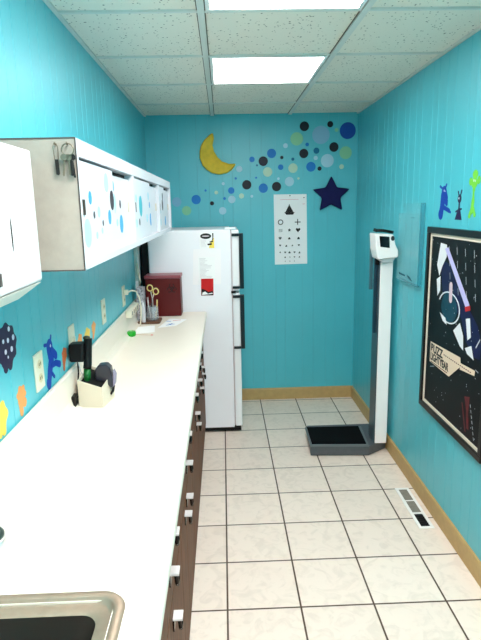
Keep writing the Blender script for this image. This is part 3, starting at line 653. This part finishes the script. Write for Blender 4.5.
# ------------------------------------------------------------------ framed poster
PY0, PY1, PZ0, PZ1 = 2.045, 2.762, .532, 1.482
t = thing('framed_poster', 'large black-framed dark space poster with white cream banner on the right wall', 'poster', (XR, (PY0+PY1)/2, PZ0))
def frame_ring(i0, i1, t0, t1, m, name, bev=.001):
    f = MB()
    a = (PY0+i0, PY1-i0, PZ0+i0, PZ1-i0); w = i1-i0
    f.box(XR-t1, XR-t0, a[0], a[1], a[2], a[2]+w).box(XR-t1, XR-t0, a[0], a[1], a[3]-w, a[3]).box(XR-t1, XR-t0, a[0], a[0]+w, a[2]+w, a[3]-w).box(XR-t1, XR-t0, a[1]-w, a[1], a[2]+w, a[3]-w)
    return f.build(name, m, t, bev)
frame_ring(0, .030, .001, .022, mat('frame_black',(18,14,16),.3), 'frame', .003)
frame_ring(.030, .046, .001, .012, mat('mat_cream',(236,224,204),.5), 'mat_border', 0)
ART = mat('poster_night', (7,13,24), .45, spec=.25, noise=.5, nscale=18)
art = MB().box(XR-.009, XR-.001, PY0+.046, PY1-.046, PZ0+.046, PZ1-.046).build('artwork', ART, t)
def onP(k): return lambda u, v, tt: (XR-.0092-.0004*k-tt, u, v)
def ink(name, polys, m, k):
    b = MB()
    for p in polys: b.prism(p, onP(k), 0, .0003)
    return b.build(name, m, art)
PW = mat('poster_white', (232,236,240), .35); PT = mat('poster_teal', (16,92,112), .45, noise=.3, nscale=60); PB = mat('poster_blue', (14,26,96), .45, noise=.35, nscale=30)
PL = mat('poster_lavender', (196,190,238), .35); PC = mat('poster_cream', (238,216,190), .4); PR = mat('poster_red', (130,34,50), .4, noise=.5, nscale=60)
# plain abstract composition: a blue swirl, a ringed teal disc, pale shards and a beam
ink('blue_sweep', [[(2.60,1.33),(2.50,1.32),(2.36,1.20),(2.25,1.14),(2.17,1.09),(2.13,1.02),(2.135,.955),(2.20,.95),(2.27,1.0),(2.33,1.09),(2.43,1.13),(2.55,1.18)]], PB, 0)
ink('teal_disc', [circ(2.47,1.115,.088,36,.072)], PT, 1)
rg = []
for k in range(22):
    a, b = .3+4.9*k/22, .3+4.9*(k+1)/22
    rg.append([(2.47+r*1.0*math.cos(q), 1.115+r*.62*math.sin(q)) for r, q in ((.112,a),(.122,a),(.122,b),(.112,b))])
ink('disc_ring', rg, PW, 2)
for sh in [[(2.603,1.410),(2.53,1.405),(2.525,1.35),(2.57,1.30),(2.60,1.25),(2.635,1.30)],[(2.63,1.23),(2.585,1.25),(2.58,1.18),(2.61,1.15)],
  [(2.405,1.02),(2.34,1.07),(2.30,1.02),(2.29,.955),(2.325,.965)],[(2.285,1.10),(2.245,1.11),(2.225,1.03),(2.255,1.01)],[(2.275,.97),(2.215,.995),(2.185,.94),(2.25,.95)],[(2.57,1.075),(2.50,1.06),(2.48,1.03),(2.53,1.04)]]: ink('pale_shard', [sh], PW, 3)
ink('light_beam', [[(2.548,1.385),(2.512,1.395),(2.256,1.165),(2.290,1.145)]], PL, 4)
ink('beam_end', [[(2.300,1.150),(2.250,1.165),(2.244,1.145),(2.292,1.130)]], mat('poster_bright_red',(190,40,44),.4), 5)
ink('pink_bar', [cap((2.457,1.222),(2.452,1.158),.017)], mat('poster_pink',(226,198,206),.4), 5)
ink('red_streaks', [[(2.25,.755),(2.20,.77),(2.205,.70),(2.19,.62),(2.215,.62),(2.225,.70)],[(2.275,.72),(2.262,.72),(2.215,.60),(2.228,.60)]], PR, 0)
random.seed(11)
st = [circ(PY0+.06+random.random()*(PY1-PY0-.12), PZ0+.06+random.random()*(PZ1-PZ0-.12), .0014+.0016*random.random(), 6) for _ in range(70)]
for k in range(5):
    for j in range(4): st.append(cap((2.50-.085*k-.012*j, 1.40-.06*j), (2.50-.085*k-.012*j-.006, 1.40-.06*j-.03), .0012))
for j in range(7): st.append(cap((2.185-.008*j,.74-.022*j),(2.180-.008*j,.73-.022*j),.002))
st.append(cap((2.65,.775),(2.60,.79),.0012)); st.append(cap((2.17,1.0),(2.14,1.04),.003)); st.append(cap((2.16,.905),(2.135,.90),.0015)) 
ink('stars', st, mat('poster_star',(200,206,214),.5), 6)
bn = ink('banner', [[(2.660,.905),(2.309,.917),(2.300,.878),(2.418,.793),(2.660,.800)],[(2.304,.893),(2.162,.900),(2.165,.876),(2.308,.862)]], PC, 7)
Mt = lambda y, z, k=8: Mcols((0,-1,0), (0,.0,1), (-1,0,0), (XR-.0094-.0004*k, y, z))
BK = mat('poster_black', (16,16,20), .4)
text('banner_lettering', 'BUZZ', .058, Mt(2.652,.858), BK, art, 1.0)
text('banner_lettering', 'LIGHTYEAR', .052, Mt(2.652,.815), BK, art, .82)
q = [[(2.645,.802),(2.44,.802),(2.44,.806),(2.645,.806)]]
ink('banner_small_print', [[(2.49-.020*k,.878),(2.478-.020*k,.879),(2.478-.020*k,.884),(2.49-.020*k,.883)] for k in range(15)]+q, PR, 8)
GL = mat('poster_glass', (255,255,255), .05, alpha=.06)

# ------------------------------------------------------------------ clear pocket on the right wall
AC = mat('clear_acrylic', (190,240,244), .15, alpha=.05, spec=.4); ACE = mat('acrylic_edge', (90,170,182), .3, alpha=.5)
t = thing('file_pocket', 'clear plastic file pocket mounted on the right wall between scale and poster', 'file holder', (XR, 3.03, 1.155))
MB().box(XR-.003, XR-.0006, 2.85, 3.20, 1.16, 1.60).build('back_plate', AC, t)
MB().box(XR-.028, XR-.025, 2.85, 3.20, 1.16, 1.545).build('front_plate', AC, t)
MB().box(XR-.028, XR-.003, 2.8475, 2.8505, 1.16, 1.60).build('side_plate', ACE, t)
MB().box(XR-.028, XR-.003, 3.1995, 3.2025, 1.16, 1.545).build('side_plate', AC, t)
MB().box(XR-.028, XR-.003, 2.85, 3.20, 1.157, 1.160).build('bottom_plate', ACE, t)
MB().box(XR-.0292, XR-.0283, 2.93, 2.99, 1.520, 1.524).build('edge_notch', ACE, t)
q = MB()
q.prism([(3.16,1.205),(3.05,1.20),(3.05,1.19),(3.15,1.192)], lambda u, v, tt: (XR-.0285-tt, u, v), 0, .0006)
q.prism([(3.02,1.205),(2.97,1.198),(2.93,1.18),(2.94,1.175),(3.0,1.190)], lambda u, v, tt: (XR-.0285-tt, u, v), 0, .0006)
q.build('label_mark', mat('pocket_mark',(44,120,134),.6), t)

# ------------------------------------------------------------------ scale
GS = mat('scale_grey', (112,116,120), .5, noise=.12, nscale=40); GT = mat('scale_grey_top', (128,134,136), .45)
t = thing('medical_scale', 'standing physician scale with grey platform and tall white column', 'scale', (.78, 3.4, 0))
base = [(.532,3.252),(.905,3.228),(1.043,3.325),(1.043,3.60),(.56,3.60)]
MB().prism(base, lambda u, v, tt: (u, v, tt), .004, .066).build('base', GS, t, .004)
MB().prism([(.528,3.245),(.905,3.222),(.93,3.53),(.538,3.54)], lambda u, v, tt: (u, v, tt), .0665, .080).build('platform', GT, t, .003)
MB().prism([(.541,3.258),(.890,3.236),(.908,3.518),(.549,3.526)], lambda u, v, tt: (u, v, tt), .0805, .086).build('rubber_mat', mat('mat_black',(9,9,14),.9,spec=.15,bump=.4,bscale=260), t, .001)
MB().box(.956, 1.032, 3.268, 3.40, .0665, 1.262).build('column', mat('scale_white',(254,250,248),.35), t, .004)
MB().box(.9490, .9555, 3.275, 3.395, .0665, 1.262).build('side_rail', mat('rail_grey',(104,122,130),.35,.4), t, .001)
hd = lambda u, v, tt: (u, 3.20+tt, v)
hx = MB().prism([(.898,1.428),(1.008,1.420),(1.022,1.36),(1.040,1.325),(1.040,1.285),(.918,1.276),(.905,1.33)], hd, 0, .13).build('head', mat('scale_white',(254,250,248),.35), t, .006)
MB().prism([(.922,1.414),(.982,1.408),(.986,1.342),(.930,1.350)], hd, -.003, -.0005).build('display', mat('display_dark',(20,30,38),.15,coat=.6), t, .001)
MB().prism(circ(1.002,1.398,.011,16,.014), hd, -.004, -.0005).build('button', mat('button_grey',(70,76,80),.4), t, .001)
MB().tube([(.904,3.215,1.447),(.95,3.215,1.444),(1.008,3.215,1.433)], .009, 12).tube([(.899,3.215,1.440),(.906,3.215,1.455)], .013, 12).build('top_handle', BLACK, t, smooth=True)
MB().prism([(.93,1.275),(1.03,1.283),(1.015,1.262),(.96,1.250)], hd, .02, .12).build('neck', mat('neck_grey',(190,192,192),.4), t)
rod = MB().box(.930, .9485, 3.305, 3.325, .80, 1.33)
rod.build('height_rod', mat('rod_steel',(84,110,124),.3,.7), t, .001)
MB().box(.908, .9295, 3.335, 3.352, 1.075, 1.335).build('head_rest', mat('rod_arm',(120,150,158),.3,.5,alpha=.75), t, .002)
MB().lathe((.94,3.29,1.235), [(.010,0),(.012,.004),(.012,.022),(.009,.026)], 14).build('rod_clamp', BLACK, t)

# ------------------------------------------------------------------ floor register
VY0, VY1, VX0, VX1 = 2.41, 2.806, .944, 1.022
t = thing('floor_vent', 'white metal floor vent register beside the right baseboard', 'floor vent', ((VX0+VX1)/2, (VY0+VY1)/2, 0))
f = MB(); w = .016
f.box(VX0, VX1, VY0, VY0+w, .0003, .006).box(VX0, VX1, VY1-w, VY1, .0003, .006).box(VX0, VX0+w, VY0+w, VY1-w, .0003, .006).box(VX1-w, VX1, VY0+w, VY1-w, .0003, .006)
for k in (1, 2): y = VY0+w+(VY1-VY0-2*w)*k/3; f.box(VX0+w, VX1-w, y-.006, y+.006, .0003, .0055)
f.build('frame', mat('vent_white',(246,244,240),.4), t, .0015)
L3 = (VY1-VY0-2*w)/3
MB().box(VX0+w, VX1-w, VY0+w, VY1-w, .0003, .0010).build('duct_opening', mat('duct_black',(14,12,12),.9), t)
for k, (m, pitch, lab) in enumerate(((DARK,.018,None),(mat('damper_grey',(160,156,148),.5,noise=.2,nscale=60),.0085,'closed grey damper'),(mat('damper_grey',(150,146,138),.5),.0085,'closed grey damper'))):
    y0 = VY0+w+L3*k+.006; s_ = MB(); y = y0+.003
    while y < VY0+w+L3*(k+1)-.008:
        s_.box(VX0+w, VX1-w, y, y+(.0025 if k == 0 else .0065), .0012, .0050); y += pitch
    o = s_.build('louvre', m if k else mat('louvre_dark',(60,56,56),.5), t)
    if lab: o['label'] = lab

# ------------------------------------------------------------------ camera
f_, p_, r_, y_ = 541.04, .20644, .020626, -.028673
Rz = Matrix.Rotation(y_, 3, 'Z')
right = Vector((1,0,0)); fwd = Vector((0,math.cos(p_),-math.sin(p_))); down = Vector((0,-math.sin(p_),-math.cos(p_)))
r2 = Rz @ (math.cos(r_)*right+math.sin(r_)*down); d2 = Rz @ (-math.sin(r_)*right+math.cos(r_)*down); fw = Rz @ fwd
cam = bpy.data.cameras.new('camera'); co = bpy.data.objects.new('camera', cam); COL.objects.link(co)
co.matrix_world = Mcols(r2, -d2, -fw, (0,0,1.6))
cam.sensor_fit = 'HORIZONTAL'; cam.sensor_width = 36; cam.lens = 36*f_/481; cam.clip_start = .02
scene.camera = co
for o in scene.objects:
    if '_o' in o: del o['_o']
# ------------------------------------------------------------------ world and view
w = bpy.data.worlds.new('world'); scene.world = w; w.use_nodes = True
w.node_tree.nodes['Background'].inputs[0].default_value = (.02,.02,.02,1)
vs = scene.view_settings; vs.view_transform = 'Standard'; vs.look = 'None'; vs.gamma = 1; vs.exposure = 1.4
